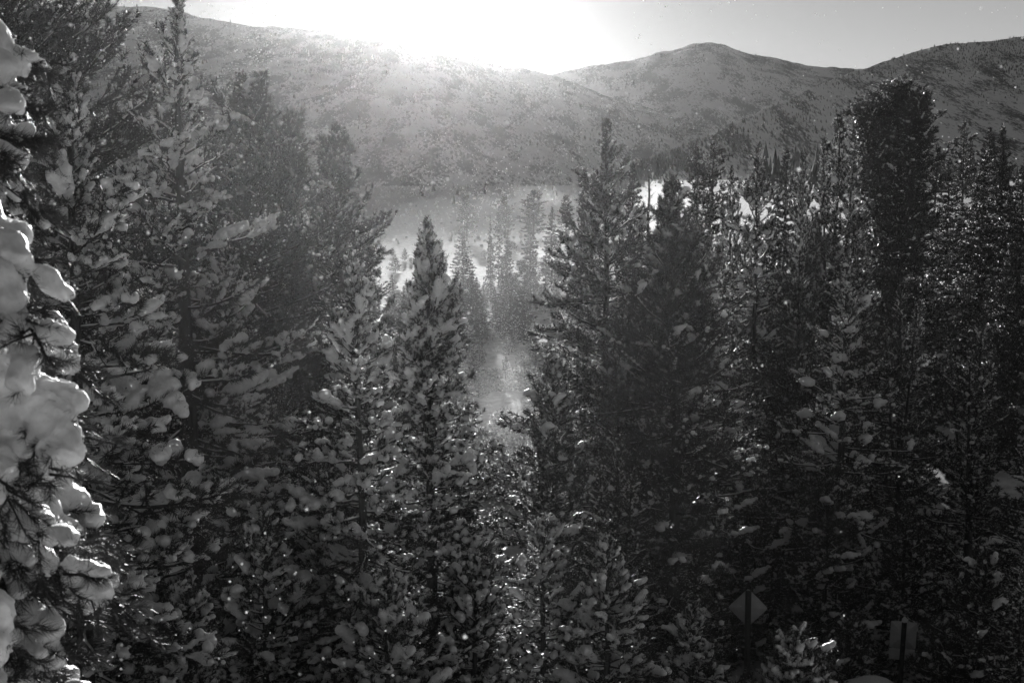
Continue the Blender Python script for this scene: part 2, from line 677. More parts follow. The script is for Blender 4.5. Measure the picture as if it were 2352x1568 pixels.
def ground(x, y):
    x, y = np.asarray(x, float), np.asarray(y, float)
    z = 12.3 * (1 - sm((y + 2) / 40.0))
    hill = 11.0 * sm((x - 12 - 0.05 * y) / 16.0) * sm((y - 48) / 40.0)
    z = z + hill
    z = z + 2.0 * sm((-x - 12) / 40) * sm((y - 30) / 60)
    z = z + 0.30 * np.sin(x * 0.31 + 1.2) * np.sin(y * 0.23 + 0.4) * sm(y / 40) + 0.12 * np.sin(x * 0.9 + y * 0.6)
    return z


def gz(x, y):
    return float(ground(x, y))


yy = np.concatenate([np.linspace(-40, 0, 12), np.linspace(1, 160, 130), np.geomspace(165, 6000, 60)])
tt = np.concatenate([-np.geomspace(4, 0.02, 60), [0], np.geomspace(0.02, 4, 60)])
YY = np.repeat(yy[:, None], len(tt), 1)
XX = tt[None, :] * (np.maximum(YY, 0) + 30)
ZZ = ground(XX, YY)
V = np.stack([XX, YY, ZZ], -1).reshape(-1, 3)
nr, nc = XX.shape
I = np.arange(nr * nc).reshape(nr, nc)
F = np.stack([I[:-1, :-1], I[:-1, 1:], I[1:, 1:], I[1:, :-1]], -1).reshape(-1, 4)
M_GROUND = mat('snow_ground', 0.8, 0.95, spec=0.04, var=(0.5, 0.85, 1.1), bump=0.10, bdist=0.08)
g = obj('ground', mesh_np('ground', V, F, [M_GROUND], smooth=True))
tag(g, 'snow-covered valley floor under the forest', kind='structure')


# ------------------------------------------------------------------ mountains
def fnoise(x, y, seed, octs=5, f0=1.0):
    r = np.random.default_rng(seed)
    out = np.zeros_like(x)
    for o_ in range(octs):
        f = f0 * 2.0 ** o_
        for k_ in range(4):
            a = r.uniform(0, 6.28)
            ph = r.uniform(0, 6.28, 2)
            out += (0.5 ** o_) / 4 * np.sin((x * math.cos(a) + y * math.sin(a)) * f + ph[0] + 1.3 * np.sin((x * math.sin(a) - y * math.cos(a)) * f * 0.7 + ph[1]))
    return out


def mountain_mat(name, scale, dark, thr):
    m = bpy.data.materials.new(name)
    m.use_nodes = True
    n = m.node_tree
    b = n.nodes['Principled BSDF']
    b.inputs['Roughness'].default_value = 0.9
    b.inputs['Specular IOR Level'].default_value = 0.1
    tc = n.nodes.new('ShaderNodeTexCoord')
    t = n.nodes.new('ShaderNodeTexNoise')
    t.inputs['Scale'].default_value = scale
    t.inputs['Detail'].default_value = 5
    t.inputs['Roughness'].default_value = 0.8
    t2 = n.nodes.new('ShaderNodeTexNoise')
    t2.inputs['Scale'].default_value = scale * 0.11
    t2.inputs['Detail'].default_value = 4
    ad = n.nodes.new('ShaderNodeMath')
    ad.operation = 'MULTIPLY_ADD'
    ad.inputs[1].default_value = 0.8
    mr = n.nodes.new('ShaderNodeMapRange')
    mr.inputs['From Min'].default_value = thr
    mr.inputs['From Max'].default_value = thr + 0.09
    mr.inputs['To Min'].default_value = dark
    mr.inputs['To Max'].default_value = 0.80
    mp = n.nodes.new('ShaderNodeMapping')
    mp.inputs['Scale'].default_value = (1, 0.22, 1)
    n.links.new(tc.outputs['Object'], mp.inputs[0])
    n.links.new(mp.outputs[0], t.inputs['Vector'])
    n.links.new(mp.outputs[0], t2.inputs['Vector'])
    n.links.new(t2.outputs['Fac'], ad.inputs[0])
    n.links.new(t.outputs['Fac'], ad.inputs[2])
    n.links.new(ad.outputs[0], mr.inputs[0])
    n.links.new(mr.outputs[0], b.inputs['Base Color'])
    return m


def mountain(name, prof, Dr, Db, seed, m, label, rough=1.0, back=500, pw=1.0, nx=420, nt_=70):
    px = np.linspace(prof[0][0], prof[-1][0], nx)
    py = np.interp(px, [p[0] for p in prof], [p[1] for p in prof])
    # soften the corners, then rocks and bushes on the crest
    kk = np.ones(9) / 9
    pad = np.pad(py, 4, mode='edge')
    py = np.convolve(pad, kk, 'valid')
    dr = np.interp(px, [p[0] for p in prof], [p[2] if len(p) > 2 else Dr for p in prof])
    tl_ = np.concatenate([np.linspace(0, 1, nt_), [1.06, 1.2]])
    V = np.zeros((len(tl_), nx, 3))
    for i in range(nx):
        rr = ray(px[i], py[i])
        zr = CAM[2] + rr[2] * dr[i]
        db_ = max(Db, dr[i] - zr / 0.20)
        d = db_ + (dr[i] - db_) * tl_
        V[:, i, 0] = rr[0] * d
        V[:, i, 1] = d
        f = np.minimum(tl_, 1) ** pw
        V[:, i, 2] = -2 + (zr + 2) * f
        V[-2, i, 2] = zr - 30
        V[-1, i, 2] = -60
    T = tl_[:, None]
    nz = fnoise(V[..., 0] / 260, V[..., 1] / 260, seed, 6)
    amp = 26 * rough * np.sin(np.pi * np.clip(T, 0, 1)) ** 0.8
    V[..., 2] += nz * amp
    r = np.random.default_rng(seed)
    jag = np.abs(fnoise(V[..., 0] / 22, V[..., 1] / 40, seed + 5, 4)) * 5.0 * rough * (np.clip((T - 0.85) / 0.15, 0, 1)) * (T < 1.01)
    V[..., 2] += jag
    nr, nc = V.shape[:2]
    I = np.arange(nr * nc).reshape(nr, nc)
    F = np.stack([I[:-1, :-1], I[:-1, 1:], I[1:, 1:], I[1:, :-1]], -1).reshape(-1, 4)
    o = obj(name, mesh_np(name, V.reshape(-1, 3), F, [m], smooth=True))
    tag(o, label, kind='structure')
    return V


M_MTA = mountain_mat('scrub_slope_far', 0.27, 0.26, 0.84)
M_MTB = mountain_mat('scrub_slope_near', 0.22, 0.20, 0.83)
M_MTC = mountain_mat('wooded_slope', 0.25, 0.10, 0.80)
VA = mountain('mountain_left', [(-700, 60), (-300, 30), (60, 22), (240, 14), (380, 20), (460, 42), (600, 64), (700, 68), (830, 76), (870, 66), (920, 72), (980, 90),
                                (1060, 116), (1130, 150), (1200, 160), (1280, 176), (1400, 225), (1520, 262), (1700, 330), (1900, 400), (2000, 432)],
              2700, 1400, 3, M_MTA, 'long hazy mountain slope below the sun')
VB = mountain('mountain_middle', [(1000, 200), (1180, 190), (1280, 170), (1330, 158), (1410, 146), (1440, 144), (1500, 126), (1540, 120), (1570, 108), (1625, 97), (1660, 104), (1700, 118),
                                  (1740, 130), (1800, 138), (1840, 150), (1900, 156), (1980, 160), (2060, 170), (2300, 200), (2700, 260)],
              3600, 1500, 7, M_MTB, 'pointed snowy mountain peak right of the sun')
VC = mountain('mountain_right', [(1380, 420, 600), (1500, 372, 800), (1620, 318, 1000), (1740, 262, 1250), (1850, 212, 1500), (1920, 180, 1700), (1985, 160, 1850), (2040, 140, 1950), (2110, 116, 2050),
                                 (2160, 104, 2100), (2210, 100, 2150), (2260, 98, 2200), (2310, 90, 2250), (2352, 84, 2300), (2600, 60, 2500), (2900, 40, 2700)],
              2000, 420, 9, M_MTC, 'wooded mountain shoulder at the right edge', pw=1.15, rough=0.35)


def scatter_trees(V, n, seed, hmin, hmax, tmin=0.0, keep=None):
    """far conifers on a slope: slim three-sided cones in tiers"""
    r = np.random.default_rng(seed)
    nr, nc = V.shape[0] - 3, V.shape[1] - 1
    i = (tmin + (1 - tmin) * r.random(n)) * nr
    j = r.random(n) * nc
    i0, j0 = i.astype(int), j.astype(int)
    fi, fj = (i - i0)[:, None], (j - j0)[:, None]
    P = V[i0, j0] * (1 - fi) * (1 - fj) + V[i0 + 1, j0] * fi * (1 - fj) + V[i0, j0 + 1] * (1 - fi) * fj + V[i0 + 1, j0 + 1] * fi * fj
    d = fnoise(P[:, 0] / 130, P[:, 2] / 60, seed + 3, 4)
    P = P[d > r.uniform(-0.5, 0.35, n)]
    n = len(P)
    h = r.uniform(hmin, hmax, n)
    wv = h * r.uniform(0.2, 0.42, n)
    k_ = 4
    a = r.uniform(0, 6.28, n)[:, None] + np.arange(k_) * 6.28 / k_
    Vs, Fs, off = [], [], 0
    for z0, z1, w_ in ((0.0, 0.62, 1.0), (0.35, 1.0, 0.68)):
        ring = P[:, None] + np.stack([np.cos(a) * (wv * w_)[:, None] * r.uniform(0.6, 1.3, a.shape), np.sin(a) * (wv * w_)[:, None], np.broadcast_to((h * z0)[:, None], a.shape) - 0.5], -1)
        apex = P + np.stack([0 * h, 0 * h, h * z1], -1)
        blk = np.concatenate([ring, apex[:, None]], 1)
        Vs.append(blk.reshape(-1, 3))
        idx = off + np.arange(n)[:, None] * (k_ + 1)
        for q in range(k_):
            Fs.append(np.concatenate([idx + q, idx + (q + 1) % k_, idx + k_], 1))
        off += n * (k_ + 1)
    return np.concatenate(Vs), np.concatenate(Fs)


M_SCRUB = mat('frosted_scrub', 0.45, 0.9, spec=0.1, var=(0.45, 0.75, 2.0))
M_FARTREE = mat('far_conifer', 0.05, 0.9, spec=0.1, var=(0.02, 0.16, 0.35))
s = Soup()
s.add(*scatter_trees(VA, 3000, 21, 3, 7))
s.add(*scatter_trees(VB, 2500, 22, 3, 7))
s.add(*scatter_trees(VC, 15000, 23, 1.3, 3.6))
s.add(*scatter_trees(VC, 6000, 24, 1.8, 4.5, 0.5))
o = obj('distant_forest', s.mesh('distant_forest', [M_FARTREE]))
tag(o, 'scattered small conifers and scrub dotting the mountainsides', kind='stuff')

# ------------------------------------------------------------------ prototypes of the farther trees
RAD_PINE = lambda h: 0.42 * h ** 0.72 + 0.08
PROTO = {
    'pine': [tree_proto(MIDK, 101, H=10, rad=lambda h: 0.50 * h ** 0.70 + 0.1, base=0.06, step=0.30, perw=4.2),
             tree_proto(MIDK, 102, H=10, rad=lambda h: 0.42 * h ** 0.75 + 0.1, base=0.05, step=0.32, perw=4.2, leaders=1, lead_r=0.5),
             tree_proto(MIDL, 103, H=10, rad=lambda h: 0.46 * h ** 0.72 + 0.1, base=0.06, step=0.30, perw=4.4)],
    'dark': [tree_proto(MIDL, 104, H=12, rad=lambda h: 0.42 * h ** 0.72 + 0.1, base=0.06, step=0.44, perw=4.0, leaders=3, lead_from=0.45, lead_r=0.9, lead_rad=0.6, top_tilt=62, low_tilt=5),
             tree_proto(MIDL, 105, H=12, rad=lambda h: 0.50 * h ** 0.70 + 0.1, base=0.06, step=0.40, perw=4.3, lead_rad=0.7, leaders=2, lead_from=0.5, lead_r=0.6, top_tilt=60, low_tilt=0)],
    'round': [tree_proto(CROWNK, 106, H=17, rad=lambda h: 0.35 + 0.62 * min(h, 2.2) + 0.07 * h, base=0.05, step=0.40, perw=5, leaders=8,
                         lead_from=0.60, lead_r=1.45, lead_rad=0.8, dome=0.06, top_tilt=50, low_tilt=-5, topdense=1.4, trunk_r=0.016)],
    'spire': [tree_proto(FARK, 107, H=11, rad=lambda h: 0.30 * h ** 0.80 + 0.12, base=0.05, step=0.24, perw=6, top_tilt=30, low_tilt=-20),
              tree_proto(FARK, 108, H=11, rad=lambda h: 0.28 * h ** 0.80 + 0.10, base=0.05, step=0.26, perw=5.5, top_tilt=30, low_tilt=-18)],
    'sparse': [tree_proto(FARK, 109, H=12, rad=lambda h: 0.9 * min(1, h / 2.2) ** 0.6 + 0.04 * h, base=0.25, step=0.36, perw=4.5, top_tilt=30, low_tilt=-4, trunk_r=0.010),
               tree_proto(FARK, 110, H=12, rad=lambda h: 1.3 * min(1, h / 3.0) ** 0.7 + 0.03 * h, base=0.3, step=0.42, perw=4.5, top_tilt=25, low_tilt=0, trunk_r=0.010)],
    'fuzzy': [tree_proto(FARK, 111, H=9, rad=lambda h: 1.7 * min(1, (h + .2) / 2.6) ** 0.6, base=0.08, step=0.4, perw=4.5, top_tilt=50, low_tilt=5)],
    'shrub': [tree_proto(MIDK, 112, H=3, rad=lambda h: 0.55 * h ** 0.6 + 0.1, base=0.02, step=0.2, perw=5, top_tilt=55, low_tilt=5),
              tree_proto(MIDK, 113, H=3, rad=lambda h: 0.75 * h ** 0.5 + 0.1, base=0.02, step=0.3, perw=4.5, top_tilt=50, low_tilt=10, leaders=2, lead_from=0.2, lead_r=0.5)],
}
bare = Kit('bare', 16, [(0.6, 4), (1.2, 6)], 3, snowmat=M_SNOWM, load=0.0, lump=0.02, nl=0.0, density=0.5, ridge=False, fine=False)
bare.lead = (Soup(), Soup())
bare.lead[0].add(*tube([[0, 0, 0], [0, 0, 0.25], [0.01, 0, 0.5]], [0.015, 0.01, 0.004], 4), 0, True)
PROTO['dead'] = [tree_proto(bare, 114, H=10, rad=lambda h: 0.35 * h ** 0.6 + 0.1, base=0.1, step=0.35, perw=3.0, top_tilt=40, low_tilt=-5)]


def place_far(kind, px, py, d, label, name='pine_tree', cat='tree', group=None, wide=1.0, rot=None, v=None):
    r = random.Random(int(px * 7 + py * 13 + d))
    P = at(px, py, d)
    z = gz(P[0], P[1])
    H = P[2] - z
    pr = PROTO[kind][v if v is not None else r.randrange(len(PROTO[kind]))]
    return tree_copy(pr, name, (P[0], P[1], z - 0.1), H + 0.1, r.uniform(0, 6.28) if rot is None else rot, label, cat, group, wide)


def place_near(kit, px, py, d, seed, label, name='pine_tree', group=None, bottom=None, **kw):
    P = at(px, py, d)
    z = gz(P[0], P[1])
    H = P[2] - z
    rng = np.random.default_rng(seed)
    if 'base' not in kw:
        kw['base'] = 0.06
    return tree_objects(name, (P[0], P[1], z - 0.1), kit, rng, label, group=group, H=H + 0.1, **kw)


# ------------------------------------------------------------------ near trees, one by one
place_near(HEAVY, 402, -14, 21, 1, 'tall snow-laden pine with a clearly visible straight trunk, left of centre-left',
           rad=lambda h: min(0.36 * h ** 0.92 + 0.05, 2.1), step=0.29, perw=4.0, trunk_r=0.0155, low_tilt=-14)
place_near(HEAVY, 146, 168, 15, 2, 'slim snow-laden pine standing just behind the big snow pillows at the left edge',
           rad=lambda h: min(0.42 * h ** 0.80 + 0.12, 1.5), step=0.24, perw=4.8, trunk_r=0.011, low_tilt=-16)
place_near(SOME, 5, -330, 27, 3, 'tall spreading pine whose dark upper boughs reach in at the top left corner',
           rad=lambda h: 1.25 * h ** 0.48 + 0.2, step=0.30, perw=5.2, low_tilt=4, trunk_r=0.014)
place_near(HEAVY, 832, 618, 20, 4, 'small slender pine carrying round snow clumps, left of the pine with the tufted crown',
           rad=lambda h: min(0.38 * h ** 0.78 + 0.10, 1.35), step=0.22, perw=4.8, trunk_r=0.010, low_tilt=-18)
place_near(HEAVY, 986, 532, 22, 5, 'snow-clumped pine with a tufted many-pointed crown at the left side of the sunlit gap',
           rad=lambda h: min(0.40 * h ** 0.78 + 0.08, 0.72), step=0.21, perw=5.4, trunk_r=0.012, leaders=3, lead_from=0.66, lead_r=0.45, low_tilt=-16)
place_near(SOME, 1396, 290, 33, 6, 'tall tapering pine with ragged snowy boughs, right of the sunlit gap',
           rad=lambda h: min(0.40 * h ** 0.92 + 0.05, 1.5), step=0.24, perw=5.6, trunk_r=0.011, low_tilt=-18)
place_near(SOME, 1562, 424, 28, 7, 'dark pine with an upswept pointed crown, second right of the sunlit gap',
           rad=lambda h: min(0.50 * h ** 0.72 + 0.14, 1.6) if h < 6 else 0.85, step=0.22, perw=5.6, trunk_r=0.014, leaders=2, lead_from=0.72, lead_r=0.4, top_tilt=58, low_tilt=-14)
place_near(SOME, 1285, 835, 27, 8, 'dark bushy pine with little snow at the right foot of the sunlit gap',
           rad=lambda h: min(0.48 * h ** 0.6 + 0.14, 0.8), step=0.20, perw=5.4, trunk_r=0.014, top_tilt=50, low_tilt=0)
place_near(SOME, 585, 205, 36, 9, 'broad hazy pine with a rounded many-stemmed top behind the tall snow-laden one',
           rad=lambda h: min(1.0 * h ** 0.60 + 0.15, 2.6), step=0.27, perw=5.6, leaders=3, lead_from=0.7, lead_r=1.3, top_tilt=50, low_tilt=-5)
place_near(SOME, 782, 300, 40, 10, 'hazy pointed pine with a dark fringe of boughs beside the pale meadow',
           rad=lambda h: 0.58 * h ** 0.74 + 0.15, step=0.26, perw=5.8, top_tilt=50, low_tilt=-8)
# low snowy young trees along the bottom
low = [(HEAVY, 432, 1345, 17, 'young snow-capped pine poking up at the lower left of the picture'),
       (HEAVY, 610, 1215, 19, 'brightly rimmed snowy young pine low in the left part of the picture'),
       (HEAVY, 1090, 1290, 21, 'sunlit young pine heaped with snow at the bottom end of the gap'),
       (HEAVY, 1252, 1200, 22, 'narrow young pine with scattered snow clumps below the dark bushy one'),
       (HEAVY, 1392, 1255, 21, 'young pine with a hooked snow mass on top in the lower middle'),
       (HEAVY, 735, 1130, 22, 'snow-dotted young pine between the tall snowy pine and the slender one'),
       (HEAVY, 890, 1330, 18, 'low dark young pine with snowy shoulders near the bottom left of centre'),
       (SOME, 2262, 1290, 29, 'young drooping pine frosted with snow right of the rectangular sign'),
       (SOME, 1640, 1180, 40, 'dark lightly snowed pine standing left behind the diamond sign'),
       (SOME, 1900, 1100, 39, 'dark lightly snowed pine between the two road signs'),
       (SOME, 1950, 1420, 31, 'short dark young pine just left of the rectangular sign'),
       (SOME, 2165, 1450, 30, 'short dark young pine touching the right side of the rectangular sign'),
       (HEAVY, 1590, 1400, 25, 'low snowy young pine left of the diamond sign'),
       (SOME, 2078, 1180, 38.5, 'dark young pine directly behind the rectangular sign'),
       (SOME, 1735, 1230, 40.5, 'dark young pine directly behind the diamond sign'),
       (HEAVY, 1830, 1500, 22, 'snow-heaped little pine at the bottom edge between the two signs')]
for i, (kt, px, py, d, lb) in enumerate(low):
    place_near(kt, px, py, d, 40 + i, lb, name='young_pine', rad=(lambda h: 0.55 * h ** 0.5 + 0.22) if px == 1830 else (lambda h: 0.46 * h ** 0.66 + 0.12) if kt is HEAVY else (lambda h: 0.55 * h ** 0.66 + 0.14),
               step=0.13 if px == 1830 else 0.20, perw=7 if px == 1830 else 5.0, trunk_r=0.012, low_tilt=-16)

# ------------------------------------------------------------------ farther trees that can be told apart
named = [
    ('round', 2062, 205, 56, 'largest dark pine with a broad rounded crown standing above all others on the right', 1.22),
    ('dark', 1930, 284, 52, 'dark pine with two feathery tops just left of the largest round-topped one', 0.9),
    ('dark', 1845, 352, 50, 'dark pine with ragged leaning tip left of the two feathery tops', 0.6),
    ('pine', 1745, 356, 50, 'dark narrow pine with a blunt tufted tip in the middle of the right-hand skyline', 0.9),
    ('spire', 1808, 356, 74, 'small flat-tiered conifer in the skyline gap right of the blunt tufted pine', 1.0),
    ('sparse', 1602, 350, 72, 'thin open pine with flat layered boughs, left one of a close pair', 1.0),
    ('sparse', 1636, 326, 72, 'thin open pine with a bare forked top, right one of a close pair', 1.0),
    ('dark', 1678, 398, 58, 'bushy pine just right of the pair of thin open pines', 0.6),
    ('spire', 1453, 382, 92, 'hazy slim conifer rising behind the tall tapering pine', 0.9),
    ('dead', 1487, 402, 84, 'half-bare conifer with a spiky dead top against the bright snow mist', 1.3),
    ('spire', 1270, 478, 170, 'small hazy fir nearest the bright plume of blowing snow, right of the gap', 1.2),
    ('spire', 1216, 492, 165, 'small hazy fir with a very regular spire in the middle of the gap', 1.1),
    ('spire', 1166, 532, 150, 'short hazy fir leaning against the pair of thin-topped conifers', 0.8),
    ('sparse', 1146, 482, 158, 'hazy conifer with a tufted flat top, right one of the pair in the gap', 0.7),
    ('spire', 1126, 498, 156, 'hazy conifer with a needle-thin tip, left one of the pair in the gap', 0.45),
    ('spire', 1062, 528, 140, 'hazy cone-shaped fir alone at the left of the gap', 1.3),
    ('fuzzy', 1072, 452, 300, 'faint round tree on the far meadow at the left of the blowing snow', 1.3),
    ('fuzzy', 1225, 440, 320, 'faint broad clump-like tree on the far meadow beside the bright plume', 1.9),
    ('fuzzy', 1160, 455, 310, 'faint low tree between the two round ones on the far meadow', 1.3),
    ('fuzzy', 1300, 452, 290, 'faint tree on the far meadow half hidden by the tall tapering pine', 1.2),
    ('sparse', 2216, 280, 84, 'tall open pine with flat layered boughs right of the largest round-topped one', 1.0),
    ('dead', 2152, 332, 80, 'bare dead tree tip beside the largest round-topped pine', 1.0),
    ('spire', 2182, 372, 78, 'short conifer between the bare dead tip and the tall layered pine', 1.1),
    ('sparse', 2276, 300, 80, 'dark flat-topped conifer left of the sharp spire near the right edge', 0.9),
    ('spire', 2311, 292, 78, 'sharp dark spire of a fir close to the right edge', 1.0),
    ('spire', 2350, 386, 70, 'dark fir cut by the right edge of the picture', 1.2),
    ('spire', 2262, 360, 68, 'dark fir in front of the flat-topped conifer near the right edge', 1.2),
    ('spire', 2312, 588, 62, 'little dark spire in front of the snowy rocks at the right edge', 0.8),
    ('pine', 240, 360, 34, 'bushy grey pine filling in between the slim and the tall snow-laden pines', 1.2),
    ('pine', 700, 420, 44, 'hazy pine in the shade between the broad rounded one and the pointed one', 1.3),
    ('pine', 1010, 575, 40, 'hazy pine just behind the many-pointed crown beside the gap', 0.9),
    ('pine', 1330, 470, 50, 'hazy pine behind the left boughs of the tall tapering one', 1.1),
]
for kind, px, py, d, lb, wd_ in named:
    nm = {'spire': 'fir_tree', 'dead': 'bare_conifer', 'fuzzy': 'meadow_tree'}.get(kind, 'pine_tree')
    place_far(kind, px, py, d, lb, name=nm, wide=wd_)

# ------------------------------------------------------------------ the dense stand that fills the slope
ENV = [(-200, 300), (0, 350), (250, 420), (450, 420), (700, 500), (850, 600), (900, 700), (1040, 900), (1075, 1150), (1110, 1230), (1180, 1230), (1215, 1000),
       (1290, 800), (1400, 640), (1550, 600), (1700, 520), (1900, 460), (2100, 480), (2150, 600), (2200, 700), (2352, 730), (2600, 700)]


def env(px):
    return np.interp(px, [e[0] for e in ENV], [e[1] for e in ENV])


ZONES = [(-400, 60, 'behind the snow pillows at the left edge'),
         (60, 300, 'right of the slim left pine'),
         (300, 560, 'behind the tall snow-laden pine'),
         (560, 800, 'under the broad hazy pine'),
         (800, 930, 'beside the small slender pine'),
         (930, 1130, 'behind the many-pointed pine'),
         (1130, 1330, 'at the right foot of the gap'),
         (1330, 1480, 'around the tall tapering pine'),
         (1480, 1660, 'beside the upswept pointed pine'),
         (1660, 1840, 'above the diamond sign'),
         (1840, 1990, 'under the two feathery tops'),
         (1990, 2140, 'under the round-topped pine'),
         (2140, 2900, 'below the snowy rocks')]


def zone(px, py, d):
    for a, b, lb in ZONES:
        if a <= px < b:
            break
    row = 'high' if py < 700 else 'halfway' if py < 1000 else 'low'
    look = 'snowy' if px < 1150 else 'dark'
    lead = {'high': look + ' pine standing high in the stand ', 'halfway': look + ' pine topping out halfway down the stand ',
            'low': 'low ' + look + ' pine deep in the stand '}[row]
    return lead + lb, row + ' pines ' + lb


rf = random.Random(5)
spots = []
nfill = 0
tries = 0
while nfill < 170 and tries < 6000:
    tries += 1
    px = rf.uniform(-160, 2560)
    d = 26 + 62 * rf.random() ** 1.2
    e_ = env(px)
    low_ = 1500 if d < 45 else 1000
    py = e_ + (low_ - e_) * rf.random() ** 1.4 + rf.uniform(0, 40)
    P = at(px, py, d)
    if (d > 50 and 1000 < px < 1310) or (d > 40 and 1060 < px < 1270):
        continue
    if px > 2110 and d > 44:
        continue
    # keep the two signs in view
    if d < 38.5 and 1500 < px < 2330:
        continue
    if d < 41 and (1600 < px < 1830 or 1960 < px < 2170):
        continue
    z = gz(P[0], P[1])
    H = P[2] - z
    if not 2.2 < H < 17:
        continue
    mind = 1.5 + 0.012 * d
    if any((P[0] - a) ** 2 + (P[1] - b) ** 2 < mind ** 2 for a, b in spots):
        continue
    spots.append((P[0], P[1]))
    kind = 'pine' if px < 1150 else rf.choice(['pine', 'dark', 'dark'])
    v = rf.randrange(len(PROTO[kind]))
    lb, gr = zone(px, py, d)
    tree_copy(PROTO[kind][v], 'pine_tree', (P[0], P[1], z - 0.1), H + 0.1, rf.uniform(0, 6.28), lb, 'tree', gr, rf.uniform(1.0, 1.35))
    nfill += 1
# snow-covered bushes on the open ground seen down the gap
for k_ in range(110):
    d = 58 + 190 * rf.random() ** 1.6
    px = rf.uniform(900, 1400) if d > 110 else rf.uniform(1060, 1290)
    P = at(px, 600, d)
    z = gz(P[0], P[1])
    tree_copy(PROTO['shrub'][rf.randrange(2)], 'snowy_bush', (P[0], P[1], z - 0.1), rf.uniform(0.8, 2.4), rf.uniform(0, 6.28),
              *(('low snow-covered bush on the near ground deep in the sunlit gap', 'bush', 'near bushes in the gap') if d < 90 else
                ('low snow-covered bush halfway along the bright ground down the gap', 'bush', 'middle bushes in the gap') if d < 140 else
                ('small snow-covered bush at the far hazy end of the gap', 'bush', 'far bushes in the gap')), rf.uniform(1.1, 1.8))
for k_ in range(26):
    px = rf.uniform(900, 1330)
    d = rf.uniform(112, 150)
    P = at(px, rf.uniform(620, 670), d)
    z = gz(P[0], P[1])
    tree_copy(PROTO['spire'][rf.randrange(2)], 'pine_tree', (P[0], P[1], z - 0.1), P[2] - z + 0.1, rf.uniform(0, 6.28),
              'small hazy pine in the band of trees closing the far end of the gap', 'tree', 'pines at the far end of the gap', rf.uniform(1.2, 1.7))
# far firs along the valley: one mass
s = Soup()
rr_ = np.random.default_rng(77)
VF, FF = [], []
pts = []
while len(pts) < 900:
    d = 190 + 1100 * rr_.random() ** 1.3
    px = rr_.uniform(-500, 2900)
    P = at(px, 420, d)
    if 700 < px < 1750 and (rr_.random() < 0.8 or d < 600):
        continue
    pts.append((P[0], P[1], gz(P[0], P[1])))
pts = np.array(pts)
grid = np.repeat(pts[None], 4, 0)
n_ = len(pts)
h = rr_.uniform(4, 9, n_)
for z0, z1, w_ in ((0.02, 0.45, 1.0), (0.22, 0.66, 0.8), (0.45, 0.84, 0.58), (0.66, 1.0, 0.36)):
    a = rr_.uniform(0, 6.28, (n_, 1)) + np.arange(7) * 6.28 / 7
    rad_ = (h * 0.17 * w_)[:, None] * rr_.uniform(0.55, 1.35, a.shape)
    ring = pts[:, None] + np.stack([np.cos(a) * rad_, np.sin(a) * rad_, np.broadcast_to((h * z0)[:, None], a.shape)], -1)
    blk = np.concatenate([ring, (pts + np.stack([0 * h, 0 * h, h * z1], -1))[:, None]], 1)
    idx = np.arange(n_)[:, None] * 8
    Fx = np.concatenate([np.concatenate([idx + q, idx + (q + 1) % 7, idx + 7], 1) for q in range(7)])
    s.add(blk.reshape(-1, 3), Fx, 0)
pts2 = []
while len(pts2) < 1200:
    d = 230 + 1150 * rr_.random() ** 1.5
    px = rr_.uniform(780, 1800)
    P = at(px, 430, d)
    if math.sin(P[0] * 0.05 + P[1] * 0.021) + math.sin(P[0] * 0.021 - P[1] * 0.04 + 1) < rr_.uniform(-1.4, 1.0):
        continue
    pts2.append((P[0], P[1], gz(P[0], P[1]) + 0.3))
pts2 = np.array(pts2)
hh = rr_.uniform(0.12, 0.45, len(pts2)) * (0.5 + pts2[:, 1] / 400)
Vb, Fb = spheres(pts2, np.stack([hh * 0.8, hh * 0.8, hh], 1), ICO0, rr_, 1.0, 0.30)
sb = Soup()
sb.add(Vb, Fb, 0)
tag(obj('meadow_scrub', sb.mesh('meadow_scrub', [M_SCRUB])), 'frosted willow scrub scattered over the pale far meadow', kind='stuff')
tag(obj('valley_forest', s.mesh('valley_forest', [M_FARTREE])), 'hazy belt of small conifers across the valley at the foot of the mountains', kind='stuff')

# ------------------------------------------------------------------ rocks with snow on the slope at the right edge
M_ROCK = mat('granite', 0.12, 0.9, spec=0.2, var=(0.05, 0.2, 3.0), bump=0.8, bdist=0.08)
rk = [(2215, 560, 88, 1.3), (2262, 588, 86, 1.9), (2325, 540, 95, 1.7), (2240, 622, 80, 1.6), (2300, 628, 78, 2.0), (2175, 600, 84, 1.2),
      (2345, 600, 84, 1.5), (1790, 650, 92, 1.2), (2270, 560, 93, 1.0)]
RKL = ['snow-capped boulder highest on the open slope, left part', 'dark-faced snow-capped boulder in the middle of the open slope', 'upper boulder nearest the right edge of the picture',
       'snow-capped boulder low on the open slope, left of the lowest', 'lowest broad boulder on the open slope above the dark trees', 'boulder at the foot of the largest round-topped pine, right side',
       'low boulder cut by the right edge under the firs', 'lone snow-capped boulder among trees under the small tiered conifer', 'small boulder under the flat-topped conifer near the right edge']
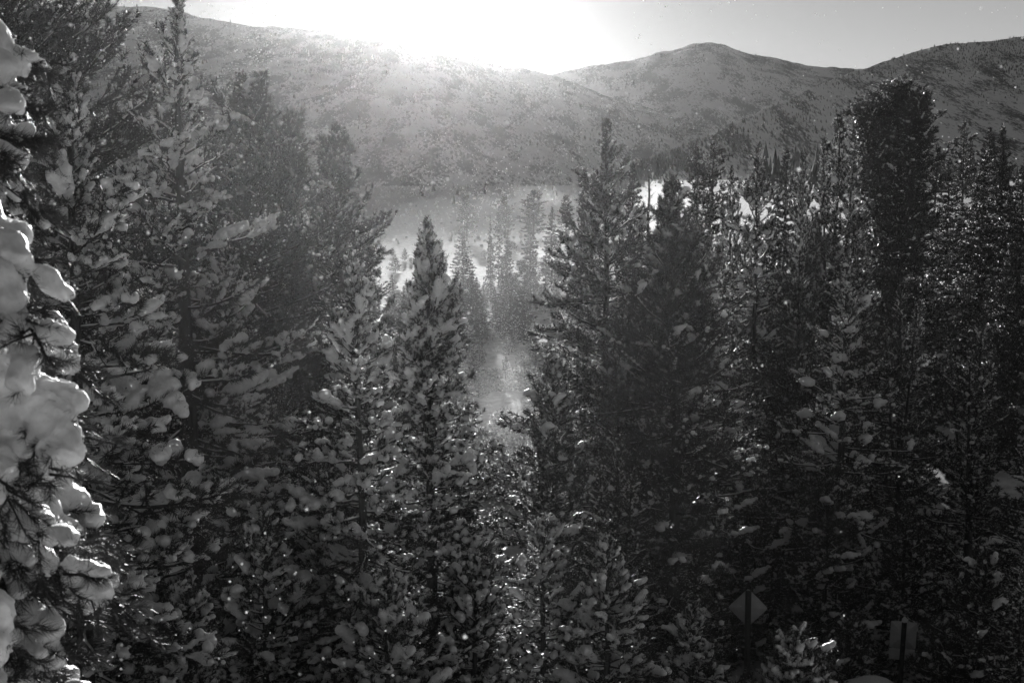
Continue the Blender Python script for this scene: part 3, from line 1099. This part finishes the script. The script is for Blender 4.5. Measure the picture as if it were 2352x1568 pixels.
for i, (px, py, d, r_) in enumerate(rk):
    rng = np.random.default_rng(500 + i)
    P = at(px, py, d)
    z = gz(P[0], P[1])
    TV, TF = ICO2
    V = norm(TV) * np.array([1.25, 0.9, 0.62]) * r_
    V = wobble(V, 0.10 * r_, 1.6 / r_, 600 + i)
    e = bpy.data.objects.new('boulder', None)
    COL.objects.link(e)
    e.location = (P[0], P[1], z + 0.1)
    e.rotation_euler = (0, 0, rng.uniform(0, 6.28))
    tag(e, RKL[i], 'boulder', 'boulders on the snowy slope')
    obj('rock', mesh_np('rock', V, TF, [M_ROCK]), e)
    W = V[:, :] * np.array([1.04, 1.04, 1.0]) + np.array([0, 0, 0.16])
    W[:, 2] = np.maximum(W[:, 2], 0.24 * r_ + 0.05 * np.sin(V[:, 0] * 4 / r_))
    obj('snow', mesh_np('snow_cap', W, TF, [M_SNOWM], smooth=True), e)

# ------------------------------------------------------------------ road signs seen from behind
M_ALU = mat('sign_back', 0.65, 0.5, spec=0.4, var=(0.5, 0.66, 5.0))
M_ALU2 = mat('weathered_sign_back', 0.6, 0.55, spec=0.4, var=(0.5, 0.68, 6.0))
M_POST = mat('dark_post', 0.035, 0.8, spec=0.2, var=(0.02, 0.06, 20.0), stretch=(1, 1, 0.1), bump=0.4)
M_BOLT = mat('bolt', 0.1, 0.4, metal=0.8)


def prism(poly, t):
    """rounded outline in x, z extruded along y"""
    n = len(poly)
    P = np.array(poly)
    V = np.concatenate([np.stack([P[:, 0], np.full(n, -t / 2), P[:, 1]], 1), np.stack([P[:, 0], np.full(n, t / 2), P[:, 1]], 1),
                        [[P[:, 0].mean(), -t / 2, P[:, 1].mean()], [P[:, 0].mean(), t / 2, P[:, 1].mean()]]])
    F = []
    for i in range(n):
        j = (i + 1) % n
        F += [(i, j, 2 * n), (j + n, i + n, 2 * n + 1), (j, i, i + n), (j, i + n, j + n)]
    return V, np.array(F)


def round_poly(corners, r, k=5):
    out = []
    n = len(corners)
    C = [np.array(c, float) for c in corners]
    for i in range(n):
        a, b, c = C[i - 1], C[i], C[(i + 1) % n]
        u, v = norm(a - b), norm(c - b)
        p, q = b + u * r, b + v * r
        for t in np.linspace(0, 1, k):
            out.append(tuple((1 - t) ** 2 * p + 2 * t * (1 - t) * b + t * t * q))
    return out


def box(w_, d_, h_, c=(0, 0, 0)):
    x, y, z = w_ / 2, d_ / 2, h_ / 2
    V = np.array([(a * x, b * y, e * z) for a in (-1, 1) for b in (-1, 1) for e in (-1, 1)]) + np.array(c)
    F = np.array([(0, 1, 3), (0, 3, 2), (4, 6, 7), (4, 7, 5), (0, 4, 5), (0, 5, 1), (2, 3, 7), (2, 7, 6), (0, 2, 6), (0, 6, 4), (1, 5, 7), (1, 7, 3)])
    return V, F


def sign(px, py, d, label, post_w, ztop, lean, panels, bolts, snowcap):
    P = at(px, py, d)
    z = gz(P[0], P[1])
    e = bpy.data.objects.new('road_sign', None)
    COL.objects.link(e)
    e.location = (P[0], P[1], z)
    e.rotation_euler = (0, lean, math.atan2(P[0], P[1]) * -0.6)
    tag(e, label, 'sign')
    zc = P[2] - z
    V, F = box(post_w, 0.10, zc + ztop + 0.4, (0, -0.055, (zc + ztop - 0.4) / 2))
    obj('post', mesh_np('post', V, F, [M_POST]), e)
    for poly, m in panels:
        V, F = prism([(a, b + zc) for a, b in poly], 0.006)
        V[:, 1] += 0.002
        obj('panel', mesh_np('panel', V, F, [m]), e)
    for bx_, bz in bolts:
        V, F = tube([[bx_, -0.125, zc + bz], [bx_, -0.10, zc + bz]], [0.018, 0.018], 8)
        obj('bolt', mesh_np('bolt', V, F, [M_BOLT]), e)
    if snowcap:
        rng = np.random.default_rng(9)
        V = norm(ICO2[0]) * np.array([0.075, 0.07, 0.11])
        V[:, 2] = np.maximum(V[:, 2], -0.01)
        V = wobble(V, 0.006, 25, 3) + np.array([0, -0.055, zc + ztop + 0.01])
        obj('snow', mesh_np('snow_cap', V, ICO2[1], [M_SNOW], smooth=True), e)
    return e


dia = round_poly([(0, 0.52), (-0.52, 0), (0, -0.52), (0.52, 0)], 0.07)
sign(1718, 1395, 36, 'back of a pale diamond-shaped road sign on a dark post among the dark trees', 0.15, 0.47, 0.0,
     [(dia, M_ALU)], [(0, 0.3), (0, -0.3)], False)
up_ = round_poly([(-0.31, 0.50), (-0.31, -0.16), (0.31, -0.16), (0.31, 0.50)], 0.03)
dn_ = round_poly([(-0.30, -0.175), (-0.30, -0.46), (0.30, -0.46), (0.30, -0.175)], 0.03)
sign(2064, 1472, 33.5, 'back of a grey rectangular road sign of two stacked panels with snow on its post', 0.11, 0.515, R(2.2),
     [(up_, M_ALU2), (dn_, M_ALU2)], [(0, 0.35), (0, -0.05), (0, -0.35)], True)

# snow bank heaps along the bottom edge
for i, (px, py, d, a_, lb) in enumerate([(2010, 1572, 30, 0.9, 'low snow mound at the bottom edge left of the rectangular sign'),
                                         (2250, 1576, 30, 0.7, 'low snow mound at the bottom edge right of the rectangular sign')]):
    P = at(px, py, d)
    V = norm(ICO2[0]) * np.array([a_, 0.8, 0.5])
    V = wobble(V, 0.05, 2.5, 700 + i)
    o = obj('snow_mound', mesh_np('snow_mound', V, ICO2[1], [M_SNOW], smooth=True))
    o.location = (P[0], P[1], P[2] - 0.42)
    tag(o, lb, 'snow mound')

# ------------------------------------------------------------------ the snow-pillowed tree at the left edge, close to the camera
FG_D = 6.4
tpx = -430
tp = at(tpx, 800, FG_D)
base_z = gz(tp[0], tp[1])
fg = bpy.data.objects.new('pine_tree', None)
COL.objects.link(fg)
fg.location = (tp[0], tp[1], base_z - 0.2)
tag(fg, 'nearest pine at the left edge with thick rounded pillows of snow on its boughs', 'tree')
Hf = 14 + 3.0 - base_z
z_ = np.linspace(0, 1, 12)
Pt = np.stack([0.02 * np.sin(z_ * 7), 0.02 * np.cos(z_ * 5), z_ * Hf], 1)
V, F = tube(Pt, 0.13 - 0.10 * z_, 12)
obj('trunk', mesh_np('trunk', V, F, [M_BARK], smooth=True), fg)
# tip x, tip y, distance, pillow radius (m), droop
FG = [(48, 90, 6.2, 0.075, 0.5), (40, 170, 5.8, 0.085, 0.9), (110, 128, 7.4, 0.05, 0.3), (96, 300, 7.2, 0.05, 0.3), (30, 330, 6.4, 0.07, 0.5),
      (60, 385, 6.8, 0.06, 0.5), (100, 440, 7.0, 0.085, 0.6), (78, 520, 5.9, 0.125, 0.8), (95, 600, 7.2, 0.08, 0.7),
      (112, 700, 5.6, 0.10, 0.6), (70, 790, 6.2, 0.07, 0.6), (165, 900, 5.7, 0.135, 1.0), (205, 800, 7.2, 0.095, 0.9), (190, 930, 6.6, 0.05, 0.5),
      (60, 960, 6.6, 0.05, 0.4), (158, 1040, 5.8, 0.095, 0.7), (60, 1080, 5.5, 0.10, 0.7), (258, 1130, 6.8, 0.125, 1.0), (148, 1165, 5.7, 0.10, 0.5),
      (255, 1210, 6.4, 0.095, 1.0), (178, 1265, 5.9, 0.095, 0.6), (300, 1320, 6.6, 0.11, 0.9), (235, 1370, 6.9, 0.07, 0.7), (120, 1320, 6.2, 0.06, 0.4),
      (45, 1420, 5.4, 0.12, 1.0), (200, 1470, 6.3, 0.09, 0.9), (150, 1500, 6.6, 0.11, 0.8), (215, 1570, 6.9, 0.09, 0.7), (70, 1560, 5.7, 0.11, 0.8),
      (20, 1250, 6.6, 0.09, 0.6), (120, 1400, 7.1, 0.09, 0.7), (90, 1230, 7.0, 0.09, 0.7)]
for i, (px, py, d, pr, dr_) in enumerate(FG):
    rng = np.random.default_rng(800 + i)
    pr *= 1.27
    tip = at(px - 0.35 * pr / (K * d), py + 0.6 * pr / (K * d), d)
    root = np.array([tp[0], tp[1], tip[2] - 0.05 + rng.uniform(-0.12, 0.12) + 0.12 * dr_])
    vec = tip - root
    L = float(np.linalg.norm(vec[:2]))
    az = math.atan2(vec[1], vec[0])
    rise = vec[2]
    wood, snow = Soup(), Soup()
    n = 10
    s_ = np.linspace(0, 1, n)
    arch = 0.10 * dr_ * L
    ax = np.stack([L * s_, np.cumsum(rng.normal(0, 0.012, n)), rise * s_ + arch * np.sin(np.pi * s_ ** 0.9) - 0.0], 1)
    ax[:, 1] -= ax[:, 1] * 1.0 * s_
    wood.add(*tube(ax, np.linspace(0.02, 0.006, n), 6), 0, True)
    TP, TD, TL, SCn, SRn = [], [], [], [], []
    # pillow along the outer part, drooping over the tip
    m_ = 11
    u0 = rng.uniform(0.34, 0.55)
    mid = rng.uniform(0.35, 0.8)
    for j in range(m_):
        w_ = j / (m_ - 1)
        u = u0 + (0.94 - u0) * w_
        p = np.array([np.interp(u, s_, ax[:, k2]) for k2 in range(3)])
        rr = pr * (0.45 + 0.62 * math.exp(-((w_ - mid) / 0.38) ** 2)) * rng.uniform(0.85, 1.15)
        p[2] -= 0.8 * pr * dr_ * max(0, (w_ - 0.7) / 0.3) ** 1.5
        SCn.append(p + np.array([-rr * 0.3, 0, rr * 0.75]) + rng.normal(0, 0.22 * rr, 3))
        SRn.append(rr)
        if rng.random() < 0.45:           # side lobes
            q = rr * rng.uniform(0.45, 0.8)
            SCn.append(p + np.array([rng.normal(0, 0.4) * rr, rng.choice([-1, 1]) * rr * rng.uniform(0.5, 1.1), rr * rng.uniform(0.1, 1.3)]))
            SRn.append(q)
    # side shoots under the pillow
    for j in range(46):
        u = rng.uniform(0.30, 1.0)
        p = np.array([np.interp(u, s_, ax[:, k2]) for k2 in range(3)])
        p[2] -= 0.5 * pr * dr_ * max(0, (u - 0.8) / 0.2) ** 1.5
        sd = rng.choice([-1, 1])
        dn = norm(np.array([rng.uniform(0.1, 1.0), sd * rng.uniform(0.1, 1.0), rng.uniform(-0.9, 0.0)]))
        l_ = rng.uniform(0.07, 0.17) * (0.5 + pr * 7)
        q = np.array([p, p + dn * l_ * 0.5, p + dn * l_ + np.array([0, 0, -0.01])])
        wood.add(*tube(q, [0.007, 0.005, 0.003], 4), 0, True)
        for v in (0.3, 0.6, 0.85, 1.0):
            TP.append(p + dn * l_ * v)
            TD.append(norm(dn + rng.normal(0, 0.25, 3)))
            TL.append(0.06)
        if rng.random() < 0.16:
            rr = pr * rng.uniform(0.3, 0.55)
            for v in (0.6, 0.85, 1.1):
                SCn.append(p + dn * l_ * v + np.array([0, 0, rr * 0.7]))
                SRn.append(rr * (1.1 - 0.3 * abs(v - 0.8)))
    for u in np.linspace(0.15, 1, 20):
        p = np.array([np.interp(u, s_, ax[:, k2]) for k2 in range(3)])
        TP.append(p)
        TD.append(norm(np.array([1, rng.normal(0, 0.3), -0.15])))
        TL.append(0.09)
    TP, TD, TL = np.array(TP), np.array(TD), np.array(TL)
    wood.add(*needle_tris(rng, TP, TD, 30, TL, 0.075, 0.0032, (18, 60)), m=1)
    wood.add(*frost_tris(rng, TP, 160, 0.04, 0.003), m=2)
    c_, r_ = np.array(SCn), np.array(SRn)
    i_ = rng.integers(0, len(c_), len(c_) * 30)
    dv = norm(rng.normal(0, 1, (len(i_), 3)))
    c_ = c_[i_] + dv * r_[i_][:, None] * rng.uniform(0.96, 1.05, (len(i_), 1)) * np.array([1, 1, 0.9])
    wood.add((c_[:, None] + rng.normal(0, 0.004, (len(i_), 3, 3))).reshape(-1, 3), np.arange(len(i_) * 3).reshape(-1, 3), m=2)
    V, F = spheres(np.array(SCn), np.array(SRn), ICO1, rng, 0.86, 0.03)
    V, F = remesh(V, F, 0.018, 900 + i, pr * 0.07)
    snow.add(V, F, 0, True)
    mtx = Matrix.Translation(Vector(root - np.array(fg.location))) @ Matrix.Rotation(az, 4, 'Z')
    br = obj('branch', wood.mesh('branch', WM), fg, mtx)
    obj('snow', snow.mesh('snow', [M_SNOW]), br)

# ------------------------------------------------------------------ snow crystals drifting in the air
rng = np.random.default_rng(31)
n_ = 22000
d = 3.2 + 46 * rng.random(n_) ** 1.1
px = rng.uniform(-80, 2430, n_)
bias = np.exp(-((px - 750) / 700) ** 2)
keep = rng.random(n_) < 0.22 + 0.78 * bias
px, d = px[keep], d[keep]
py = rng.uniform(-60, 1620, len(px))
thin = rng.random(len(px)) < np.where(py > 650, np.where(px > 1150, 0.10, 0.30), np.where(px > 1500, 0.35, 1.0))
thin &= ~((py < 190) & (px > 640) & (px < 1450))
px, py, d = px[thin], py[thin], d[thin]
# glitter in the sunlit gap
gd = rng.uniform(38, 80, 3500)
gx = 1165 + rng.normal(0, 45, 3500)
gy = rng.uniform(640, 1250, 3500)
d, px, py = np.concatenate([d, gd]), np.concatenate([px, gx]), np.concatenate([py, gy])
C = np.array([at(a, b, c) for a, b, c in zip(px, py, d)])
sz = 0.0012 + 0.0040 * rng.random(len(C)) ** 4 + 0.00038 * np.minimum(d, 30)
OV = np.array([(1, 0, 0), (-1, 0, 0), (0, 1, 0), (0, -1, 0), (0, 0, 1), (0, 0, -1)], float)
OF = np.array([(0, 2, 4), (2, 1, 4), (1, 3, 4), (3, 0, 4), (2, 0, 5), (1, 2, 5), (3, 1, 5), (0, 3, 5)])
V = (OV[None] * sz[:, None, None] * rng.uniform(0.6, 1.2, (len(C), 6, 1)) + C[:, None]).reshape(-1, 3)
F = (OF[None] + (np.arange(len(C)) * 6)[:, None, None]).reshape(-1, 3)
tag(obj('drifting_snowflakes', mesh_np('drifting_snowflakes', V, F, [M_FLAKE])), 'loose snow crystals glittering in the air', kind='stuff')


# ------------------------------------------------------------------ air
def vol_mat(name, dens, g_, col=0.55, wisp=None):
    m = bpy.data.materials.new(name)
    m.use_nodes = True
    n = m.node_tree
    n.nodes.clear()
    out = n.nodes.new('ShaderNodeOutputMaterial')
    v = n.nodes.new('ShaderNodeVolumePrincipled')
    v.inputs['Color'].default_value = (col, col, col, 1)
    v.inputs['Density'].default_value = dens
    v.inputs['Anisotropy'].default_value = g_
    n.links.new(v.outputs[0], out.inputs['Volume'])
    if wisp:                               # torn plume: thins out towards its rim, with wisps
        tc = n.nodes.new('ShaderNodeTexCoord')
        ln = n.nodes.new('ShaderNodeVectorMath')
        ln.operation = 'LENGTH'
        n.links.new(tc.outputs['Object'], ln.inputs[0])
        t = n.nodes.new('ShaderNodeTexNoise')
        t.inputs['Scale'].default_value = wisp
        t.inputs['Detail'].default_value = 4
        t.inputs['Roughness'].default_value = 0.6
        t.inputs['Distortion'].default_value = 0.8
        n.links.new(tc.outputs['Object'], t.inputs['Vector'])
        ma = n.nodes.new('ShaderNodeMath')
        ma.operation = 'MULTIPLY_ADD'
        ma.inputs[1].default_value = 2.6
        n.links.new(t.outputs['Fac'], ma.inputs[0])
        sb = n.nodes.new('ShaderNodeMath')
        sb.operation = 'MULTIPLY'
        sb.inputs[1].default_value = -1.7
        n.links.new(ln.outputs['Value'], sb.inputs[0])
        n.links.new(sb.outputs[0], ma.inputs[2])
        mr = n.nodes.new('ShaderNodeMapRange')
        mr.inputs['From Min'].default_value = 0.0
        mr.inputs['From Max'].default_value = 1.1
        mr.inputs['To Min'].default_value = 0
        mr.inputs['To Max'].default_value = dens
        n.links.new(ma.outputs[0], mr.inputs[0])
        n.links.new(mr.outputs[0], v.inputs['Density'])
    return m


V, F = box(49000, 7200, 430, (0, 2600, 430 / 2 - 75))
tag(obj('haze', mesh_np('haze', V, F, [vol_mat('haze', HAZE_DENSITY, HAZE_G)])), 'thin bright winter haze filling the valley', kind='stuff')

drifts = [((-3, 12.5, 14), (10, 10.5, 6), 0.00036, None, 'veil of fine snow added close to the camera, imitating lens glare below the sun'),  # scattering veil added near the camera to imitate lens glare
          ((-0.2, 64, 3.5), (2.8, 14, 3.6), 0.0055, 2.2, 'bright cloud of snow dust glittering low in the gap'),
          ((20, 800, 2), (420, 430, 12), 0.00011, None, 'thin bank of bright mist lying over the far meadow'),
          ((-3, 108, 2), (15, 42, 10.5), 0.0003, None, 'thin mist hanging around the small firs at the end of the gap'),
          ((7, 420, 5), (24, 30, 8), 0.0023, 3.2, 'torn bright plume of blown snow on the far meadow'),
          ((-9, 400, 4), (13, 30, 7), 0.0013, 3.0, 'small torn plume of blown snow at the left of the far meadow trees'),
          ((6.5, 215, 3), (4.0, 14, 6), 0.0040, 2.2, 'small bright plume of blown snow beside the hazy firs'),
          ((33, 300, 5), (13, 20, 9), 0.0036, 3.0, 'bright plume of blown snow behind the half-bare conifer')]
for c, r_, dn, wi, lb in drifts:
    o = obj('blowing_snow_and_glare', mesh_np('blowing_snow_and_glare', norm(ICO2[0]), ICO2[1], [vol_mat('blowing_snow_and_glare', dn, DRIFT_G, 0.55 if wi is None else 0.8, wi)]))
    o.location = c
    o.scale = r_
    tag(o, lb, kind='stuff')

tri = sum(len(m.polygons) for m in bpy.data.meshes)
print('POLYS', tri, 'OBJECTS', len(bpy.data.objects))
